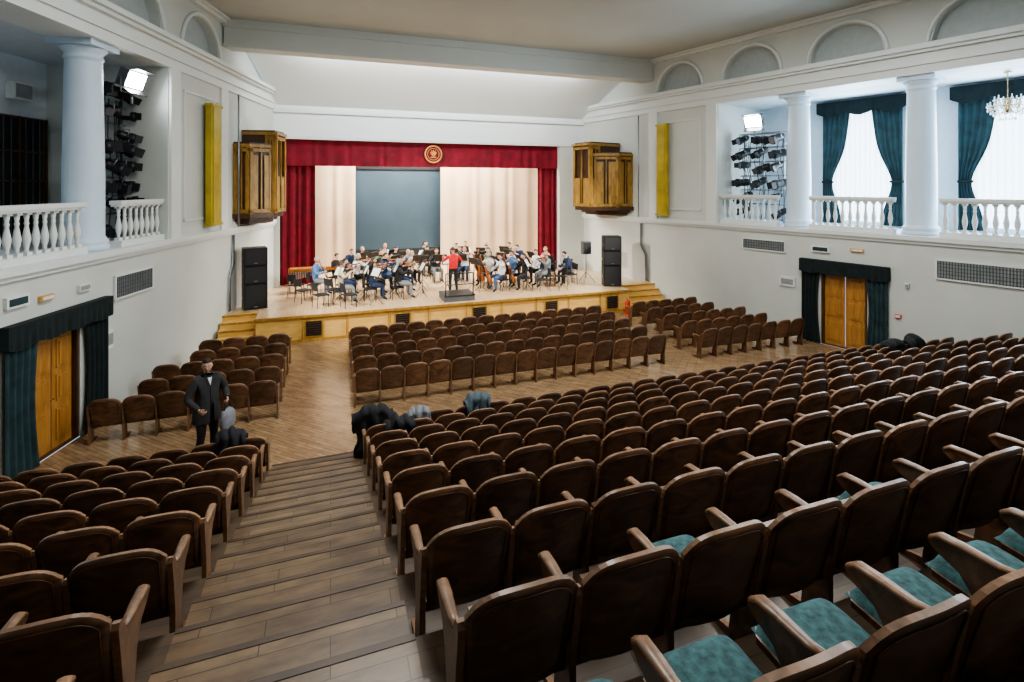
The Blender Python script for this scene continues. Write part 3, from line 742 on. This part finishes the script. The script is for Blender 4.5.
bb=MB('amber','white'); bb.tube([(0,0,0),(0,.35,.012),(0,.72,0)],.005,'amber',6); bb.tube([(0,0,-.02),(0,.71,-.018)],.003,'white',4); bb.box((0,.03,-.01),(.012,.04,.02),'black'); BOW=bb.mesh('bow')
bb=MB('black','metal'); bb.tube([(0,0,0),(0,.03,-.07),(0,.22,-.48),(0,.24,-.52),(0,.27,-.58)],[.006,.012,.014,.02,.035],'black',10)
for k in range(6): bb.tube([(.0,.05+.03*k,-.1-.065*k),(.015,.06+.03*k,-.1-.065*k)],.006,'metal',6)
CLA=bb.mesh('clarinet')
def child(me,name,par,loc,rot):
    o=bpy.data.objects.new(name,me); COL.objects.link(o); o.parent=par; o.location=loc; o.rotation_euler=rot; return o
b=MB('black','blk2','metal')
b.box((0,0,.43),(.42,.40,.035),'blk2')
for x in (-.19,.19):
    b.tube([(x,.18,0),(x,.17,.42)],.012,'black',6); b.tube([(x,-.22,0),(x,-.20,.43),(x,-.24,.86)],.012,'black',6)
b.grid(lambda u,v: Vector(((u-.5)*.4,-.22-.03*math.sin(u*math.pi)-.03*v,.60+.25*v)),8,3,'blk2'); b.grid(lambda u,v: Vector(((u-.5)*.4,-.235-.03*math.sin(u*math.pi)-.03*v,.60+.25*v)),8,3,'blk2')
OCH=b.mesh('orchestra_chair')
b=MB('black','white')
b.tube([(0,0,.12),(0,0,1.05)],.012,'black',6)
for k in range(3):
    an=k*2*math.pi/3+.5; b.tube([(0,0,.3),(.25*math.cos(an),.25*math.sin(an),.012)],.009,'black',5)
R=Matrix.Rotation(-.5,3,'X')
b.box((0,0,1.12),(.5,.012,.34),'black',R); b.box(V((0,0,1.12))+R@V((0,-.03,-.17)),(.5,.06,.012),'black',R)
b.box(V((0,0,1.12))+R@V((0,-.012,.0)),(.4,.006,.29),'white',R)
STD=b.mesh('music_stand')
CX,CY=4.35,18.75
def face(x,y,tx,ty): return math.atan2(-(tx-x),ty-y)
TOPS=['black','white','navy','grey','black','blue','black','pink','white','black','green','beige','navy','white']
def musician(kind,x,y,i,chair=True,stand=True):
    rzz=face(x,y,CX,CY+.3); h='long' if (i%3==1) else 'short'
    o=person(MESH[(kind,h)],{'resting':'seated_musician','reading':'seated_musician'}.get(kind,kind),(x,y,SH),rzz,TOPS[(i*5+3)%len(TOPS)],['black','jeans','black','navy','grey'][i%5],['brown','black','blond','brown','grey','black'][(i*7)%6],['skin','skin2'][i%2],.98+.06*((i*37)%10)/10)
    d=V((math.cos(rzz+math.pi/2),math.sin(rzz+math.pi/2),0))
    place(OCH,'orchestra_chair',(x-d.x*.02,y-d.y*.02,SH),rzz)
    if stand: place(STD,'music_stand',(x+d.x*.9,y+d.y*.9,SH),rzz)
    if kind=='violinist':
        child(VIO,'violin',o,(-.07,.11,1.115),(math.radians(2),math.radians(-15),math.radians(25))); child(BOW,'bow',o,(.22,.40,1.09),(0,math.radians(10),math.radians(75)))
    elif kind=='cellist':
        child(CEL,'cello',o,(.0,.42,.29),(math.radians(112),0,math.radians(180))) ; child(BOW,'bow',o,(.28,.46,.66),(0,0,math.radians(75)))
    elif kind=='clarinettist': child(CLA,'clarinet',o,(0,.15,1.24),(0,0,0))
    return o
i=0
rings=[(1.95,[-6,28,152,186]),(2.85,[-4,20,44,68,92,116,140,162,184]),(3.85,[-2,17,36,55,72,90,109,128,147,165,182]),(4.85,[3,20,38,56,74,92,110,128,146,162,176]),(5.7,[50,70,92,112,130])]
for r,angs in rings:
    for an in angs:
        a=math.radians(an+random.uniform(-3,3)); x=CX+r*math.cos(a)*1.05; y=CY+.45+r*math.sin(a)*.95
        if y>25.3 or x<-.7 or x>9.8: continue
        if y>22.3 and (x<0 or x>8.9): continue
        if 22.3<y<23.3: y=22.1 if y<22.8 else 23.5
        i+=1
        if an>100 and r<4: k='violinist' if i%5 else 'resting'
        elif an<50 and r<4: k='cellist' if r<2.9 else ('violinist' if i%3 else 'resting')
        elif r>=3.7: k=['clarinettist','resting','clarinettist','reading'][i%4]
        else: k=['violinist','clarinettist','violinist','reading'][i%4]
        if r>4.5 and an<10: k='reading'
        musician(k,x,y,i)
b=MB('dgrey','black','metal'); b.box((0,0,.1),(1.1,1.0,.2),'dgrey'); b.box((0,0,.21),(1.14,1.04,.02),'black')
for x in (-.5,.5): b.tube([(x,-.45,.2),(x,-.45,1.0)],.022,'black',6)
b.tube([(-.5,-.45,1.0),(.5,-.45,1.0)],.022,'black',6); b.tube([(-.5,-.45,.6),(.5,-.45,.6)],.018,'black',6); b.obj('conductor_podium',(CX,CY-.5,SH))
cm=body(standing(elL=(-.36,.12,1.22),wrL=(-.3,.36,1.34),elR=(.36,.12,1.22),wrR=(.28,.36,1.38),pnL=(0,0,-1),pnR=(0,0,-1)),'conductor','short',headrot=(0,-.2))
co=person(cm,'conductor',(CX+.1,CY+.5,SH),0,'red','black','brown','skin')
bt=MB('white'); bt.tube([(0,0,0),(0,.35,.1)],.004,'white',5); child(bt.mesh('baton'),'baton',co,(.27,.44,1.38),(0,0,.3))
place(STD,'music_stand',(CX+.1,CY+1.5,SH),0)
for x,y,r in ((-.9,19.5,-.9),(-.3,18.5,-1.1),(.6,18.2,-1.2),(-1.2,20.6,-.7),(9.9,20.6,1.2),(10.1,21.4,1.1),(9.0,20.3,1.2),(9.6,22,.9),(8.9,19.0,1.4),(7.9,18.5,1.4),(.1,19.3,-1),(8.3,19.6,1.2),(9.5,19.6,1.4)):
    place(OCH,'orchestra_chair',(x,y,SH),r)
for x,y,r in ((1.5,18.3,-1.0),(7.2,18.5,1.0),(8.6,18.3,1.2),(.3,18.9,-1)): place(STD,'music_stand',(x,y,SH),r)
def marimba(x,y,r):
    b=MB('amber','gold','metal')
    for k in range(22):
        xx=-.9+1.8*k/21; ln=.5-.25*k/21; b.box((xx,0,.88),(.07,ln,.025),'gold')
        b.tube([(xx,0,.86),(xx,0,.86-.45*(1-k/25))],.028,'metal',6)
    b.box((0,.27,.83),(1.95,.03,.08),'amber'); b.box((0,-.27,.83),(1.95,.03,.08),'amber')
    for sx in (-1,1):
        b.box((sx*.97,0,.8),(.05,.58,.14),'amber')
        for sy in (-1,1): b.tube([(sx*.95,sy*.2,.75),(sx*.95,sy*.26,0)],.02,'metal',6)
        b.box((sx*.95,0,.25),(.04,.45,.05),'amber')
    b.obj('marimba',(x,y,SH),r)
marimba(-.55,21.7,.1)
def speaker_stack(x,y,r):
    b=MB('black','blk2','metal'); z=0
    for h in (.85,.6,.6):
        b.box((0,0,z+h/2),(.72,.62,h-.02),'black'); b.box((0,-.315,z+h/2),(.64,.012,h-.1),'blk2')
        for sx in (-1,1): b.box((sx*.34,-.318,z+h/2),(.03,.02,h-.03),'black')
        b.tube([(-.365,0,z+h/2-.06),(-.375,0,z+h/2-.06)],.05,'metal',8)
        b.box((0,-.322,z+.09),(.12,.004,.03),'metal')
        z+=h
    b.obj('loudspeaker_stack',(x,y,SH),r)
speaker_stack(-2.42,19.2,.25); speaker_stack(10.98,18.55,-.35)
b=MB('black','metal','blk2'); b.tube([(0,0,.2),(0,0,1.25)],.02,'metal',6)
for k in range(3): an=k*2.09; b.tube([(0,0,.5),(.4*math.cos(an),.4*math.sin(an),.015)],.014,'metal',6)
b.box((0,0,1.5),(.36,.32,.52),'dgrey'); b.box((0,-.165,1.5),(.3,.01,.46),'blk2'); b.obj('monitor_speaker_on_tripod',(10.2,19.3,SH),-.2)
b=MB('extred','black'); b.lathe([(.08,0),(.085,.02),(.085,.42),(.06,.48),(.025,.5),(.025,.54)],'extred',14); b.tube([(0,0,.54),(0,.08,.58)],.012,'black',6); b.tube([(0,0,.53),(.09,0,.48),(.11,0,.2)],.01,'black',6); b.obj('fire_extinguisher',(10.9,17.2,0))
mm=body(standing(elL=(-.33,.0,1.13),wrL=(-.22,.24,1.05),elR=(.33,.0,1.14),wrR=(.25,.22,1.0),knR=(.13,.08,.5),pnL=(1,0,0),pnR=(-1,0,0)),'man','short',.9,True,(-.5,-.12))
mp=V((-2.12,10.6,0)); man=person(mm,'man',mp,math.radians(-140),'dcoat','black','black','skin',1.05)
b=MB(CLO['grey'],'black')
b.sph((0,0,-.2),(.17,.07,.2),CLO['grey'],16,12,None,lambda p: Vector((abs(p.x)**.6*(1 if p.x>0 else -1),p.y,abs(p.z)**.7*(1 if p.z>0 else -1)))*(1+.12*noise.noise(p*2)))
b.tube([(-.09,0,-.02),(-.05,0,.1),(0,0,.13),(.05,0,.1),(.09,0,-.02)],.012,'black',6)
child(b.mesh('bag'),'bag',man,(-.18,.32,.90),(0,0,.4))
# ---------------------------------------------------------------- lights
def area(name,loc,size,power,col,rot=(0,0,0),sy=None):
    l=bpy.data.lights.new(name,'AREA'); l.energy=power; l.color=col; l.size=size
    if sy: l.shape='RECTANGLE'; l.size_y=sy
    o=bpy.data.objects.new(name,l); COL.objects.link(o); o.location=loc; o.rotation_euler=rot; return o
def spot(name,loc,tgt,power,col,ang=60,bl=.6,rad=.15):
    l=bpy.data.lights.new(name,'SPOT'); l.energy=power; l.color=col; l.spot_size=math.radians(ang); l.spot_blend=bl; l.shadow_soft_size=rad
    o=bpy.data.objects.new(name,l); COL.objects.link(o); o.location=loc; o.rotation_euler=(Vector(tgt)-Vector(loc)).to_track_quat('-Z','Y').to_euler(); return o
area('hall_fill_light',(5,2,10.15),2.5,200,(1,.94,.86),(math.radians(25),0,0)); area('hall_fill_light',(1,8.3,10.15),2.2,290,(1,.98,.95)); area('hall_fill_light',(9,8.3,10.15),2.2,290,(1,.98,.95))  # unseen fill lamps, added under the ceiling to brighten hall and seat backs
area('stage_light',(4.3,24.6,7.9),5,800,(1,.93,.82),sy=2)
area('stage_light',(1.0,24.3,7.9),1.5,220,(1,.93,.82)); area('stage_light',(8,24.3,7.9),1.5,220,(1,.93,.82))
area('cove_fill_light',(4.5,19.08,9.74),11.5,190,(.95,.98,1),(math.radians(80),0,0),.18)  # added fill strip, hidden behind the beam to whiten the cove
spot('stage_spot',W('L',14.6,.3,7.0),(5,20.5,1),2600,(1,.94,.83),62); spot('stage_spot',W('R',14.6,.3,7.0),(4,20.5,1),2600,(1,.94,.83),62)
for c,_ in WINS[:3]:
    p=W('R',c,-2.5,6.0); o=area('window_daylight',p,1.6,150,(.70,.86,1),sy=2.8)
    o.rotation_euler=nR.to_track_quat('-Z','Y').to_euler()
wd=bpy.data.worlds.new('World'); S.world=wd; wd.use_nodes=True; wd.node_tree.nodes['Background'].inputs[0].default_value=(.6,.75,1,1); wd.node_tree.nodes['Background'].inputs[1].default_value=.5
cd=bpy.data.cameras.new('camera'); cam=bpy.data.objects.new('camera',cd); COL.objects.link(cam)
cam.location=(0,0,5.0); cam.rotation_euler=(math.radians(90),0,-math.radians(19.6)); cd.sensor_width=36; cd.lens=17.93; cd.shift_y=-.1523; cd.clip_start=.05
S.camera=cam
S.view_settings.view_transform='AgX'
S.view_settings.look='AgX - Medium High Contrast'
S.view_settings.exposure=1.0
